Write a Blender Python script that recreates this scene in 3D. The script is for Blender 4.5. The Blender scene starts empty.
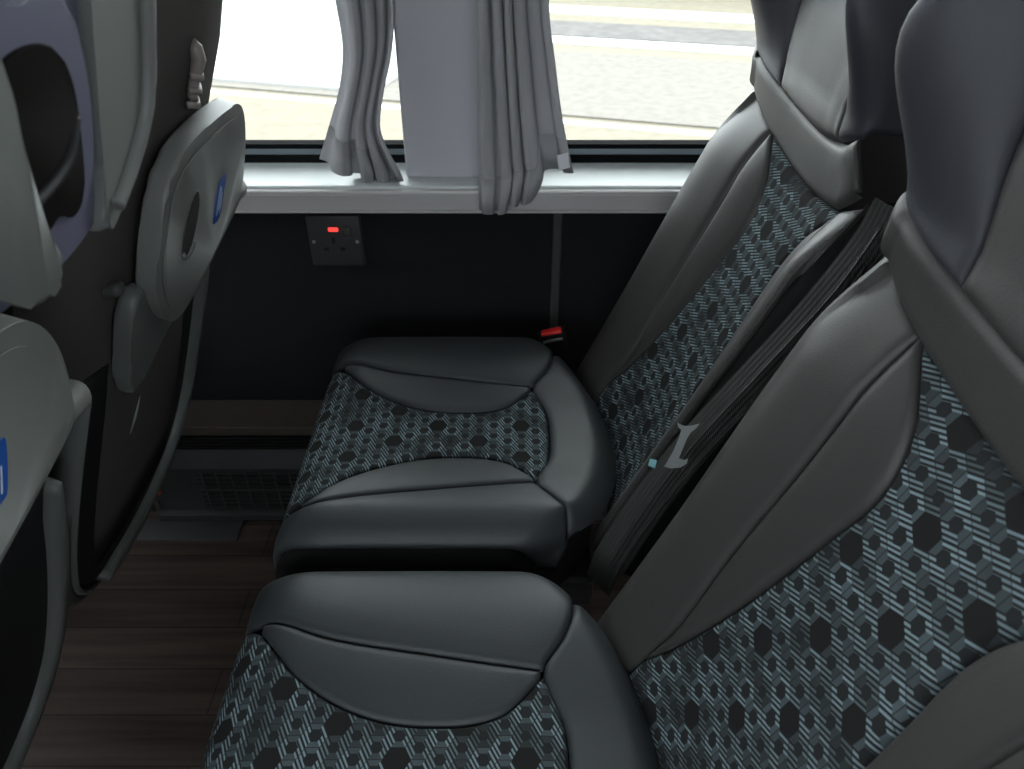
import bpy, bmesh, math, random
from mathutils import Vector, Matrix
random.seed(7)
C = bpy.context.scene.collection
CZ = 1.03                      # eye height above the coach floor
F = 750.0; P = math.radians(36); cp, sp = math.cos(P), math.sin(P)

# ------------------------------------------------------------------ camera
cam = bpy.data.cameras.new('camera'); co = bpy.data.objects.new('camera', cam); C.objects.link(co)
co.location = (0, 0, CZ); co.rotation_euler = (math.radians(90) - P, 0, 0)
cam.sensor_fit = 'HORIZONTAL'; cam.sensor_width = 36; cam.lens = 36 * F / 1024.0
cam.clip_start = .01; cam.clip_end = 200
cam.dof.use_dof = True; cam.dof.focus_distance = .78; cam.dof.aperture_fstop = 11
bpy.context.scene.camera = co

# ------------------------------------------------------------------ materials
def sl(v):
    v /= 255.0
    return v / 12.92 if v <= .04045 else ((v + .055) / 1.055) ** 2.4
def rgb(r, g, b): return (sl(r), sl(g), sl(b), 1)
def newmat(name):
    m = bpy.data.materials.new(name); m.use_nodes = True
    nt = m.node_tree; b = nt.nodes['Principled BSDF']
    return m, nt, b
def mat(name, col, rough=.5, noise=0, nscale=400, bump=0, bdist=.0005, spec=.5, metal=0, coord='Object', sheen=0):
    m, nt, b = newmat(name)
    b.inputs['Base Color'].default_value = col
    b.inputs['Roughness'].default_value = rough
    b.inputs['Specular IOR Level'].default_value = spec
    b.inputs['Metallic'].default_value = metal
    if sheen:
        b.inputs['Sheen Weight'].default_value = sheen
        b.inputs['Sheen Roughness'].default_value = .5
    tc = nt.nodes.new('ShaderNodeTexCoord')
    n = nt.nodes.new('ShaderNodeTexNoise'); n.inputs['Scale'].default_value = nscale; n.inputs['Detail'].default_value = 4
    nt.links.new(tc.outputs[coord], n.inputs['Vector'])
    if noise:
        mx = nt.nodes.new('ShaderNodeMix'); mx.data_type = 'RGBA'
        c2 = tuple(min(1, c * (1 + noise)) for c in col[:3]) + (1,)
        c1 = tuple(c * (1 - noise) for c in col[:3]) + (1,)
        mx.inputs[6].default_value = c1; mx.inputs[7].default_value = c2
        nt.links.new(n.outputs['Fac'], mx.inputs[0]); nt.links.new(mx.outputs[2], b.inputs['Base Color'])
    if bump:
        bp = nt.nodes.new('ShaderNodeBump'); bp.inputs['Strength'].default_value = bump; bp.inputs['Distance'].default_value = bdist
        nt.links.new(n.outputs['Fac'], bp.inputs['Height']); nt.links.new(bp.outputs['Normal'], b.inputs['Normal'])
    return m
M = {}
M['leather'] = mat('leather', (.047, .0440, .0425, 1), .47, .08, 700, .35, .0006, .42)
M['leather_cool_light'] = mat('leather_cool_light', (.036, .041, .0435, 1), .50, .08, 700, .35, .0006, .42)  # cushion leather: same as the backs, with cool window light put into the colour
M['leather_blue'] = mat('leather_blue', (.036, .037, .046, 1), .50, .08, 700, .35, .0006, .4)
M['mesh_black'] = mat('mesh_black', (.012, .012, .012, 1), .8, .3, 900, .5, .001, .2)
M['black_plastic'] = mat('black_plastic', (.010, .010, .011, 1), .55, .1, 200, .1, .0005, .3)
M['shell_cloth'] = mat('shell_cloth', (.062, .054, .051, 1), .85, .25, 900, .4, .001, .2)
M['grey_plastic'] = mat('grey_plastic', (.150, .155, .146, 1), .45, .04, 600, .15, .0004, .4)
M['rim_grey'] = mat('rim_grey', (.105, .112, .105, 1), .45, .04, 600, .15, .0004, .4)
M['dark_rim'] = mat('dark_rim', (.055, .058, .054, 1), .5, .05, 600, .1, .0004, .35)
M['lavender'] = mat('lavender', (.120, .120, .170, 1), .42, .05, 500, .15, .0004, .45)
M['carpet'] = mat('carpet', (.016, .016, .0175, 1), .95, .4, 500, .6, .002, .1)
M['sill'] = mat('sill', (.56, .59, .59, 1), .38, .03, 200, .05, .0003, .5)
M['lip'] = mat('lip', (.50, .485, .475, 1), .42, .03, 200, .05, .0003, .4, .25)
M['pillar'] = mat('pillar', (.52, .515, .55, 1), .7, .06, 900, .3, .0006, .3)
M['rubber'] = mat('rubber', (.006, .007, .008, 1), .95, spec=.08)
M['channel'] = mat('channel', (.22, .26, .29, 1), .4, metal=.3)
M['heater'] = mat('heater', (.024, .025, .026, 1), .55, .1, 200, .05)
M['dark_metal'] = mat('dark_metal', (.055, .055, .055, 1), .5, metal=.2)
M['chrome'] = mat('chrome', (.32, .34, .33, 1), .4, metal=.4)
M['socket'] = mat('socket', (.032, .031, .031, 1), .45)
M['hook'] = mat('hook', (.30, .26, .24, 1), .35)
M['webbing'] = None
M['glass_dark'] = mat('glass_dark', (.004, .0025, .002, 1), .8, spec=.08)
M['blue_sticker'] = mat('blue_sticker', (.02, .10, .42, 1), .4)
M['white_print'] = mat('white_print', (.55, .62, .75, 1), .5)
M['white_label'] = mat('white_label', (.75, .75, .78, 1), .6)
M['seam'] = mat('seam', (.006, .006, .007, 1), .8)
M['ceiling'] = mat('ceiling', (.50, .50, .49, 1), .8, .05, 30)
M['wall_light'] = mat('wall_light', (.22, .22, .23, 1), .8, .05, 30)
M['teal'] = mat('teal', (.22, .45, .48, 1), .4)

def emis(name, col, st):
    m, nt, b = newmat(name); b.inputs['Base Color'].default_value = (.1, .01, .01, 1)
    b.inputs['Emission Color'].default_value = col; b.inputs['Emission Strength'].default_value = st; return m
M['red_led'] = emis('red_led', (1, .06, .05, 1), 1.3)
M['orange_led'] = emis('orange_led', (1, .10, .02, 1), .10)
M['red_button'] = mat('red_button', (.75, .022, .020, 1), .4)

# leather with stitched edge needs nothing special; curtain cloth: thin, lets light through
def curtain_mat():
    m, nt, b = newmat('curtain_cloth'); nt.nodes.remove(b)
    out = nt.nodes['Material Output']
    d = nt.nodes.new('ShaderNodeBsdfDiffuse'); d.inputs[0].default_value = (.47, .465, .48, 1)
    t = nt.nodes.new('ShaderNodeBsdfTranslucent'); t.inputs[0].default_value = (.46, .46, .48, 1)
    mx = nt.nodes.new('ShaderNodeMixShader'); mx.inputs[0].default_value = .30
    tc = nt.nodes.new('ShaderNodeTexCoord'); w = nt.nodes.new('ShaderNodeTexWave'); w.inputs['Scale'].default_value = 700; w.bands_direction = 'Z'
    bp = nt.nodes.new('ShaderNodeBump'); bp.inputs['Strength'].default_value = .2; bp.inputs['Distance'].default_value = .0005
    nt.links.new(tc.outputs['Object'], w.inputs['Vector']); nt.links.new(w.outputs['Fac'], bp.inputs['Height']); nt.links.new(bp.outputs[0], d.inputs['Normal'])
    nt.links.new(d.outputs[0], mx.inputs[1]); nt.links.new(t.outputs[0], mx.inputs[2]); nt.links.new(mx.outputs[0], out.inputs[0])
    return m
M['curtain'] = curtain_mat()

def glass_mat():
    m, nt, b = newmat('window_glass'); nt.nodes.remove(b); out = nt.nodes['Material Output']
    t = nt.nodes.new('ShaderNodeBsdfTransparent'); t.inputs[0].default_value = (.93, .95, .94, 1)
    g = nt.nodes.new('ShaderNodeBsdfGlossy'); g.inputs['Roughness'].default_value = .02
    fr = nt.nodes.new('ShaderNodeFresnel'); fr.inputs[0].default_value = 1.25
    mx = nt.nodes.new('ShaderNodeMixShader')
    nt.links.new(fr.outputs[0], mx.inputs[0]); nt.links.new(t.outputs[0], mx.inputs[1]); nt.links.new(g.outputs[0], mx.inputs[2]); nt.links.new(mx.outputs[0], out.inputs[0])
    return m
M['glass'] = glass_mat()

class NB:      # tiny node-math helper
    def __init__(s, nt): s.nt = nt
    def m(s, op, a, b=None, c=None):
        n = s.nt.nodes.new('ShaderNodeMath'); n.operation = op
        for i, v in enumerate((a, b, c)):
            if v is None: continue
            if isinstance(v, (int, float)): n.inputs[i].default_value = v
            else: s.nt.links.new(v, n.inputs[i])
        return n.outputs[0]

def webbing_mat():
    m, nt, b = newmat('webbing'); k = NB(nt)
    tc = nt.nodes.new('ShaderNodeTexCoord'); sx = nt.nodes.new('ShaderNodeSeparateXYZ'); nt.links.new(tc.outputs['UV'], sx.inputs[0])
    a = k.m('SINE', k.m('MULTIPLY', sx.outputs[0], 1400.0))
    c = k.m('SINE', k.m('MULTIPLY', k.m('ADD', sx.outputs[1], sx.outputs[0]), 2600.0))
    h = k.m('ADD', k.m('MULTIPLY', a, .6), k.m('MULTIPLY', c, .4))
    bp = nt.nodes.new('ShaderNodeBump'); bp.inputs['Strength'].default_value = .7; bp.inputs['Distance'].default_value = .001
    nt.links.new(h, bp.inputs['Height']); nt.links.new(bp.outputs[0], b.inputs['Normal'])
    b.inputs['Base Color'].default_value = (.024, .024, .023, 1); b.inputs['Roughness'].default_value = .6
    return m
M['webbing'] = webbing_mat()

def fabric_mat():
    """woven upholstery: a net of hatched pale blue hexagon rings on near black, with larger plain dark lozenges"""
    m, nt, b = newmat('patterned_fabric'); k = NB(nt)
    tc = nt.nodes.new('ShaderNodeTexCoord'); sx = nt.nodes.new('ShaderNodeSeparateXYZ'); nt.links.new(tc.outputs['UV'], sx.inputs[0])
    L = .0205; R3 = math.sqrt(3)
    u = k.m('ADD', sx.outputs[0], 1.0); v = k.m('ADD', sx.outputs[1], 1.0)
    x = k.m('MULTIPLY', u, 1 / L); y = k.m('MULTIPLY', v, 1 / L)
    ax = k.m('SUBTRACT', k.m('FLOORED_MODULO', x, 1.0), .5); ay = k.m('SUBTRACT', k.m('FLOORED_MODULO', y, R3), R3 / 2)
    bx = k.m('SUBTRACT', k.m('FLOORED_MODULO', k.m('SUBTRACT', x, .5), 1.0), .5)
    by = k.m('SUBTRACT', k.m('FLOORED_MODULO', k.m('SUBTRACT', y, R3 / 2), R3), R3 / 2)
    da = k.m('ADD', k.m('MULTIPLY', ax, ax), k.m('MULTIPLY', ay, ay)); db = k.m('ADD', k.m('MULTIPLY', bx, bx), k.m('MULTIPLY', by, by))
    sel = k.m('LESS_THAN', da, db)
    def pick(a_, b_): return k.m('ADD', k.m('MULTIPLY', a_, sel), k.m('MULTIPLY', b_, k.m('SUBTRACT', 1.0, sel)))
    gx = pick(ax, bx); gy = pick(ay, by)
    ix = k.m('SUBTRACT', x, gx); iy = k.m('SUBTRACT', y, gy)              # centre of this cell
    agx = k.m('ABSOLUTE', gx); agy = k.m('ABSOLUTE', gy)
    hd = k.m('MAXIMUM', agx, k.m('ADD', k.m('MULTIPLY', agx, .5), k.m('MULTIPLY', agy, R3 / 2)))   # 0 centre .. .5 edge
    # rows / columns of the cell
    row = k.m('ROUND', k.m('DIVIDE', iy, R3 / 2)); col = k.m('ROUND', k.m('MULTIPLY', ix, 2.0))
    # every fourth cell of every third row is a plain dark lozenge
    r3 = k.m('LESS_THAN', k.m('FLOORED_MODULO', row, 3.0), .5)
    c4 = k.m('LESS_THAN', k.m('FLOORED_MODULO', k.m('ADD', col, k.m('MULTIPLY', row, 1.0)), 6.0), .5)
    dark = k.m('MULTIPLY', r3, c4)
    wn = nt.nodes.new('ShaderNodeTexWhiteNoise'); wn.noise_dimensions = '2D'
    cb = nt.nodes.new('ShaderNodeCombineXYZ'); nt.links.new(row, cb.inputs[0]); nt.links.new(col, cb.inputs[1]); nt.links.new(cb.outputs[0], wn.inputs['Vector'])
    rnd = wn.outputs['Value']
    inner = k.m('GREATER_THAN', hd, k.m('ADD', .20, k.m('MULTIPLY', rnd, .07)))   # hole
    gap = k.m('LESS_THAN', hd, .485)
    ring = k.m('MULTIPLY', inner, gap)
    # hatching runs along one flank of the hexagons; the upright flanks are softer solid strokes
    upright = k.m('GREATER_THAN', agx, k.m('ADD', k.m('MULTIPLY', agx, .5), k.m('MULTIPLY', agy, R3 / 2)))
    h1 = k.m('SINE', k.m('MULTIPLY', k.m('ADD', k.m('MULTIPLY', x, .5), k.m('MULTIPLY', y, .866)), 2 * math.pi * 6))
    h1 = k.m('ADD', k.m('MULTIPLY', h1, .62), .45); h1 = k.m('MINIMUM', k.m('MAXIMUM', h1, 0.0), 1.0)
    shade = k.m('ADD', .25, k.m('MULTIPLY', rnd, 1.05))
    hs = k.m('ADD', k.m('MULTIPLY', upright, .24), k.m('MULTIPLY', k.m('SUBTRACT', 1.0, upright), h1))
    nz = nt.nodes.new('ShaderNodeTexNoise'); nz.inputs['Scale'].default_value = 22; nt.links.new(tc.outputs['UV'], nz.inputs['Vector'])
    shade = k.m('MULTIPLY', shade, k.m('ADD', .55, k.m('MULTIPLY', nz.outputs['Fac'], .9)))
    fac = k.m('MULTIPLY', k.m('MULTIPLY', ring, k.m('SUBTRACT', 1.0, dark)), k.m('MULTIPLY', hs, shade))
    dimf = k.m('MULTIPLY', k.m('MULTIPLY', k.m('SUBTRACT', 1.0, ring), .03), k.m('SUBTRACT', 1.0, dark))
    fac = k.m('ADD', fac, dimf)
    mx = nt.nodes.new('ShaderNodeMix'); mx.data_type = 'RGBA'; nt.links.new(fac, mx.inputs[0])
    mx.inputs[6].default_value = (.016, .0155, .0155, 1); mx.inputs[7].default_value = (.215, .285, .315, 1)
    nt.links.new(mx.outputs[2], b.inputs['Base Color'])
    bp = nt.nodes.new('ShaderNodeBump'); bp.inputs['Strength'].default_value = .5; bp.inputs['Distance'].default_value = .0006
    nt.links.new(fac, bp.inputs['Height']); nt.links.new(bp.outputs[0], b.inputs['Normal'])
    b.inputs['Roughness'].default_value = .9; b.inputs['Specular IOR Level'].default_value = .15
    return m
M['fabric'] = fabric_mat()

def floor_mat():
    m, nt, b = newmat('wood_floor')
    tc = nt.nodes.new('ShaderNodeTexCoord')
    br = nt.nodes.new('ShaderNodeTexBrick'); br.inputs['Scale'].default_value = 1; br.inputs['Brick Width'].default_value = 1.2; br.inputs['Row Height'].default_value = .075
    br.inputs['Mortar Size'].default_value = .0012; br.inputs['Color1'].default_value = (.042, .030, .025, 1); br.inputs['Color2'].default_value = (.075, .055, .045, 1); br.inputs['Mortar'].default_value = (.02, .012, .01, 1)
    br.offset = .37
    nt.links.new(tc.outputs['Object'], br.inputs['Vector'])
    mp = nt.nodes.new('ShaderNodeMapping'); mp.inputs['Scale'].default_value = (3, 60, 1); nt.links.new(tc.outputs['Object'], mp.inputs[0])
    n = nt.nodes.new('ShaderNodeTexNoise'); n.inputs['Scale'].default_value = 1; n.inputs['Detail'].default_value = 6; nt.links.new(mp.outputs[0], n.inputs['Vector'])
    mx = nt.nodes.new('ShaderNodeMix'); mx.data_type = 'RGBA'; mx.blend_type = 'MULTIPLY'; mx.inputs[0].default_value = .75
    cr = nt.nodes.new('ShaderNodeValToRGB'); cr.color_ramp.elements[0].position = .3; cr.color_ramp.elements[0].color = (.35, .33, .32, 1); cr.color_ramp.elements[1].position = .7; cr.color_ramp.elements[1].color = (1.4, 1.4, 1.4, 1)
    nt.links.new(n.outputs['Fac'], cr.inputs[0]); nt.links.new(br.outputs['Color'], mx.inputs[6]); nt.links.new(cr.outputs[0], mx.inputs[7]); nt.links.new(mx.outputs[2], b.inputs['Base Color'])
    b.inputs['Roughness'].default_value = .6; b.inputs['Specular IOR Level'].default_value = .3
    return m
M['floor'] = floor_mat()
M['wood_ledge'] = mat('wood_ledge', (.062, .048, .040, 1), .6, .3, 60)

# ------------------------------------------------------------------ object helpers
ROOTLOC = {}
def link(name, bm, m, parent=None, smooth=True, mods=None):
    me = bpy.data.meshes.new(name)
    bmesh.ops.recalc_face_normals(bm, faces=bm.faces) if not bm.faces.layers.int.get('keep') else None
    for f in bm.faces: f.smooth = smooth
    bm.to_mesh(me); bm.free()
    ng = any(len(p.vertices) > 8 for p in me.polygons)
    for mm in (m if isinstance(m, (list, tuple)) else [m]): me.materials.append(M[mm])
    o = bpy.data.objects.new(name, me); C.objects.link(o)
    if ng and smooth:
        md = o.modifiers.new('weighted_normals', 'WEIGHTED_NORMAL'); md.weight = 100; md.keep_sharp = False
    if parent is not None:
        o.parent = parent
        r = parent
        while r.parent: r = r.parent
        me.transform(Matrix.Translation(-Vector(r.location)))
    return o
def thing(name, label, cat, loc=(0, 0, 0), group=None):
    o = bpy.data.objects.new(name, None); o.empty_display_size = .05; C.objects.link(o); o.location = loc
    o['label'] = label; o['category'] = cat
    if group: o['group'] = group
    return o
def tag(o, label, cat, group=None, kind=None):
    o['label'] = label; o['category'] = cat
    if group: o['group'] = group
    if kind: o['kind'] = kind
    return o
def struct(name, bm, m, smooth=False):
    o = link(name, bm, m, None, smooth); o['kind'] = 'structure'; return o
def box(bm, x0, x1, y0, y1, z0, z1, bev=0, seg=2, mi=0):
    vs = [bm.verts.new((x, y, z)) for x in (x0, x1) for y in (y0, y1) for z in (z0, z1)]
    idx = [(0, 1, 3, 2), (4, 6, 7, 5), (0, 4, 5, 1), (2, 3, 7, 6), (0, 2, 6, 4), (1, 5, 7, 3)]
    fs = [bm.faces.new([vs[i] for i in f]) for f in idx]
    for f in fs: f.material_index = mi
    if bev:
        es = list({e for f in fs for e in f.edges})
        bmesh.ops.bevel(bm, geom=es, offset=bev, segments=seg, affect='EDGES', profile=.5)
    return vs
def BX(x0, x1, y0, y1, z0, z1, bev=0, seg=2):
    bm = bmesh.new(); box(bm, x0, x1, y0, y1, z0, z1, bev, seg); return bm
def prism(pts, fn, d0, d1, bev=0, seg=3, bm=None):
    """closed outline pts [(a,b)] placed by fn(a,b,d); extruded from d0 to d1 with bevelled rims"""
    bm = bm or bmesh.new()
    lo = [bm.verts.new(fn(a, b, d0)) for a, b in pts]; hi = [bm.verts.new(fn(a, b, d1)) for a, b in pts]
    n = len(pts)
    f0 = bm.faces.new(lo[::-1]); f1 = bm.faces.new(hi)
    for i in range(n): bm.faces.new((lo[i], lo[(i + 1) % n], hi[(i + 1) % n], hi[i]))
    if bev:
        bmesh.ops.bevel(bm, geom=list(set(f0.edges) | set(f1.edges)), offset=bev, segments=seg, affect='EDGES', profile=.5)
    return bm
def catmull(pts, n=8, closed=False):
    out = []; N = len(pts)
    rng = range(N if closed else N - 1)
    for i in rng:
        if closed: p0, p1, p2, p3 = pts[(i - 1) % N], pts[i], pts[(i + 1) % N], pts[(i + 2) % N]
        else: p0, p1, p2, p3 = pts[max(i - 1, 0)], pts[i], pts[i + 1], pts[min(i + 2, N - 1)]
        for k in range(n):
            t = k / n; t2 = t * t; t3 = t2 * t
            out.append(tuple(.5 * ((2 * b) + (-a + c) * t + (2 * a - 5 * b + 4 * c - d) * t2 + (-a + 3 * b - 3 * c + d) * t3) for a, b, c, d in zip(p0, p1, p2, p3)))
    if not closed: out.append(tuple(pts[-1]))
    return out
def interp(tab, q):
    """smooth (monotone-ish hermite) interpolation of table rows (q, v1, v2..)"""
    n = len(tab)
    if q <= tab[0][0]: i = 0
    elif q >= tab[-1][0]: i = n - 2
    else:
        i = 0
        while tab[i + 1][0] < q: i += 1
    a, b = tab[i], tab[i + 1]; h = b[0] - a[0]; t = min(max((q - a[0]) / h, 0), 1)
    res = []
    for j in range(1, len(a)):
        def slope(k):
            if k <= 0: return (tab[1][j] - tab[0][j]) / (tab[1][0] - tab[0][0])
            if k >= n - 1: return (tab[-1][j] - tab[-2][j]) / (tab[-1][0] - tab[-2][0])
            return (tab[k + 1][j] - tab[k - 1][j]) / (tab[k + 1][0] - tab[k - 1][0])
        m0, m1 = slope(i) * h, slope(i + 1) * h
        t2, t3 = t * t, t * t * t
        res.append((2 * t3 - 3 * t2 + 1) * a[j] + (t3 - 2 * t2 + t) * m0 + (-2 * t3 + 3 * t2) * b[j] + (t3 - t2) * m1)
    return res
def sm(a, b, x):
    t = min(max((x - a) / (b - a), 0), 1); return t * t * (3 - 2 * t)
def tube(path, r, seg=10, bm=None, flat=1.0, up=None):
    bm = bm or bmesh.new(); path = [Vector(p) for p in path]; rings = []
    for i, p in enumerate(path):
        d = (path[min(i + 1, len(path) - 1)] - path[max(i - 1, 0)]).normalized()
        u = (up if up is not None else Vector((0, 0, 1)))
        a = d.cross(u)
        if a.length < 1e-4: a = d.cross(Vector((0, 1, 0)))
        a.normalize(); b = a.cross(d).normalized()
        rr = r(i / (len(path) - 1)) if callable(r) else r
        rings.append([bm.verts.new(p + a * math.cos(t) * rr + b * math.sin(t) * rr * flat) for t in [2 * math.pi * k / seg for k in range(seg)]])
    for i in range(len(rings) - 1):
        for k in range(seg): bm.faces.new((rings[i][k], rings[i][(k + 1) % seg], rings[i + 1][(k + 1) % seg], rings[i + 1][k]))
    bm.faces.new(rings[0][::-1]); bm.faces.new(rings[-1])
    return bm
def edgespace(n, k=.55):
    # samples 0..1, denser towards both ends
    return [(1 - k) * t + k * (.5 - .5 * math.cos(math.pi * t)) for t in [i / n for i in range(n + 1)]]
GR, GD = .0075, .0070     # seam groove reach / depth
def patch(surf, L, R, s0, s1, nu, nv, seams=(1, 1, 1, 1), puff=0, gd=GD, gr=GR, uvflip=False):
    """upholstery panel: grid in (w,s) between curves L(s)..R(s) and s0(w)..s1(w), sunk into a groove along its sewn edges"""
    bm = bmesh.new(); uvl = bm.loops.layers.uv.new('UVMap')
    U, V = edgespace(nu, .8), edgespace(nv, .75); grid = []; wsv = {}
    def f(x, a): return x(a) if callable(x) else x
    for v in V:
        row = []
        for u in U:
            w = 0; s = f(s0, 0) * (1 - v) + f(s1, 0) * v
            for _ in range(6):
                l, r = f(L, s), f(R, s); w = l + (r - l) * u
                s = f(s0, w) * (1 - v) + f(s1, w) * v
            es = []
            if seams[0]: es.append(w - l)
            if seams[1]: es.append(r - w)
            if seams[2]: es.append(s - f(s0, w))
            if seams[3]: es.append(f(s1, w) - s)
            g = 0
            if es:
                e = max(min(es), 0); t = min(e / gr, 1)
                g = -gd * (1 - math.sqrt(max(0, 1 - (1 - t) ** 2)))
                if puff:
                    pr = 1
                    for q in es: pr *= min(max(q, 0) / (gr * 4), 1)
                    g += puff * math.sin(pr * math.pi / 2)
            h = 5e-4
            p = surf(w, s); n = (surf(w + h, s) - surf(w - h, s)).cross(surf(w, s + h) - surf(w, s - h))
            if n.length > 1e-12: n.normalize()
            vt = bm.verts.new(p + n * g * patch.sign); wsv[vt] = (w, s); row.append(vt)
        grid.append(row)
    for j in range(len(V) - 1):
        for i in range(len(U) - 1):
            try: fc = bm.faces.new((grid[j][i], grid[j][i + 1], grid[j + 1][i + 1], grid[j + 1][i]))
            except ValueError: continue
            for lp in fc.loops: lp[uvl].uv = wsv[lp.vert] if not uvflip else wsv[lp.vert][::-1]
    return bm
patch.sign = 1

# ------------------------------------------------------------------ one coach seat
BACK = [(0, 0, 0), (.05, .05, .002), (.09, .09, .012), (.13, .130, .028), (.165, .166, .036), (.195, .194, .024), (.216, .208, .002), (.240, .215, -.024), (.275, .217, -.055), (.32, .205, -.085)]
def back_prof(w, s):
    q = abs(w); y, d = interp(BACK, q)
    wid = 1.0 + .03 * sm(.1, .3, s) - .10 * sm(.36, .52, s)
    k = 1 - .75 * sm(.34, .44, s)           # bolsters die out under the yoke
    if q < .18: d *= k
    else: d = d - (1 - k) * .020 * (1 - sm(.18, .26, q))
    return math.copysign(y * wid, w), d
HEAD = [(0, 0, .026), (.06, .06, .027), (.108, .108, .034), (.122, .124, .060), (.142, .145, .090), (.165, .168, .102), (.188, .190, .090), (.212, .204, .058), (.250, .210, .005), (.30, .200, -.050)]
def head_prof(w, s):
    q = abs(w); y, d = interp(HEAD, q)
    k = .12 + .88 * sm(.45, .57, s)
    top = sm(.52, .72, s)
    dd = .030 + (d - .030) * k if d > .03 else d
    bot = 1 - .10 * (1 - sm(.43, .53, s))
    dd += .22 * max(0, s - .47) - .07 * top
    y *= 1 + 1.5 * max(0, min(s, .68) - .45) * max(0, 1 - max(0, q - .108) / .09)
    return math.copysign(y * bot * (1 - .40 * top * min(1, q / .15)), w), dd
def S1(s): return interp([(-.06, .118), (.04, .112), (.088, .108), (.18, .111), (.283, .110), (.36, .113), (.42, .120)], s)[0]
def FE(s):
    a = S1(s)
    b = interp([(.03, .112), (.07, .100), (.17, .078), (.26, .064), (.318, .058), (.364, .074), (.402, .112), (.43, .13)], s)[0]
    return a if s < .03 else min(a, b)
def YL(w): return .392 + .058 * min(abs(w) / .24, 1.2) ** 2
def YU(w): return .440 + .038 * min(abs(w) / .26, 1.2) ** 2

def make_seat(label, yc, bx, slope, base_z=.39, cush=True, group=None, root_y=None, shellcloth='shell_cloth', cx=0.0, cy=None, kp=1.0, kn=1.0, hp=1.0, hn=1.0, hoff=0.0, ki=1.0, limn=.206, yn=.222, coff=0.0):
    """bx: x of the backrest face at z=0 relative to the eye line formula x = bx + slope*(z-CZ)"""
    if cy is None: cy = yc
    root = thing('coach_seat', label, 'seat', (bx + slope * (base_z - CZ), yc, 0), group)
    n = math.sqrt(1 + slope * slope); U_ = Vector((slope / n, 0, 1 / n)); Fw = Vector((-1 / n, 0, slope / n)); Y = Vector((0, 1, 0))
    O = Vector((bx + slope * (base_z - CZ), yc, base_z))
    def loc(w, s, d): return O + Y * w + U_ * s + Fw * d
    def bs(w, s):
        y, d = back_prof(w, s)
        if abs(y) > .10: y = math.copysign(.10 + (abs(y) - .10) * (kp if y > 0 else kn), y)
        if y < 0: y *= ki
        return loc(y, s, d)
    def hs(w, s):
        y, d = head_prof(w, s); return loc(y * (hp if y > 0 else hn) + hoff * sm(.42, .48, s), s, d)
    def ys(w, s):       # yoke blends back into head
        a, b = bs(w, s), hs(w, s); t = sm(.40, .48, s); return a * (1 - t) + b * t + Fw * .008
    patch.sign = -1 if ((bs(.01, .2) - bs(0, .2)).cross(bs(0, .21) - bs(0, .2))).dot(Fw) < 0 else 1
    # --- backrest shell (closed loft behind the upholstery)
    TH = .125
    prof = [(-.05, .200, .150), (.02, .205, .165), (.10, .212, .165), (.22, .216, .152), (.34, .212, .148), (.42, .200, .150), (.48, .186, .142), (.54, .190, .155), (.64, .188, .155), (.72, .165, .130), (.76, .125, .08)]
    bm = bmesh.new(); rings = []
    for i, (s, wf, wr) in enumerate(prof):
        ring = []
        k = -.02 if s < .42 else 0
        topc = sm(.60, .76, s) * .035
        dn = [( wf, -.035), (wf * 1.0, -.070), ((wf + wr) / 2 + .012, -.098), (wr, -TH + .008 + topc), (wr * .7, -TH - .004 + topc), (wr * .3, -TH - .007 + topc)]
        pts = dn + [(-a, d) for a, d in dn[::-1]]
        for a, d in pts: ring.append(bm.verts.new(loc(a if abs(a) < .10 else math.copysign(.10 + (abs(a) - .10) * (kp if a > 0 else kn), a), s, d)))
        rings.append(ring)
    for i in range(len(rings) - 1):
        for k in range(len(rings[0])): bm.faces.new((rings[i][k], rings[i][(k + 1) % 12], rings[i + 1][(k + 1) % 12], rings[i + 1][k]))
    bm.faces.new(rings[0]); bm.faces.new(rings[-1][::-1])
    back = link('backrest', bm, shellcloth, root)
    for sgn in (1, -1):
        lim = .206
        if sgn > 0:
            link('side_bolster', patch(bs, S1, lim, -.05, YL, 34, 60, (1, 1, 1, 1)), 'leather', back)
            link('inner_bolster', patch(bs, FE, S1, .03, YL, 18, 60, (1, 1, 1, 1), .003), 'leather', back)
            link('side_panel', patch(bs, lim, .32, -.05, YL, 8, 30, (1, 0, 0, 0)), 'mesh_black', back)
        else:
            link('side_bolster', patch(bs, -limn, lambda s: -S1(s), -.05, YL, 34, 60, (1, 1, 1, 1)), 'leather', back)
            link('inner_bolster', patch(bs, lambda s: -S1(s), lambda s: -FE(s), .03, YL, 18, 60, (1, 1, 1, 1), .003), 'leather', back)
            link('side_panel', patch(bs, -.32, -limn, -.05, YL, 8, 30, (0, 1, 0, 0)), 'mesh_black', back)
    o = link('fabric_insert', patch(bs, lambda s: -FE(s), FE, -.05, YL, 40, 60, (1, 1, 1, 1), .002), 'fabric', back); o['label'] = 'patterned blue and black fabric insert'
    link('shoulder_yoke', patch(ys, -yn, .222, YL, YU, 60, 16, (1, 1, 1, 1), .004), 'leather', back)
    # --- stitching along the bolster edge
    for sgn in (1, -1):
        bm = bmesh.new(); s = .0
        while s < .40:
            a, b_ = bs((.200 if sgn > 0 else -limn + .006), s), bs((.200 if sgn > 0 else -limn + .006), s + .0035)
            
            tube([a, (a + b_) / 2 + (a - O).normalized() * 0, b_], .0007, 5, bm)
            s += .006
        link('stitching', bm, 'dark_rim', back)
    # --- headrest
    hd = link('headrest', patch(hs, -.108, .108, YU, .74, 30, 40, (1, 1, 1, 0), .004), 'leather', root)
    link('headrest_wing', patch(hs, .108, .30, YU, .74, 36, 40, (1, 0, 1, 0)), 'leather_blue', hd)
    link('headrest_wing', patch(hs, -.30, -.108, YU, .74, 36, 40, (0, 1, 1, 0)), 'leather_blue', hd)
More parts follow.
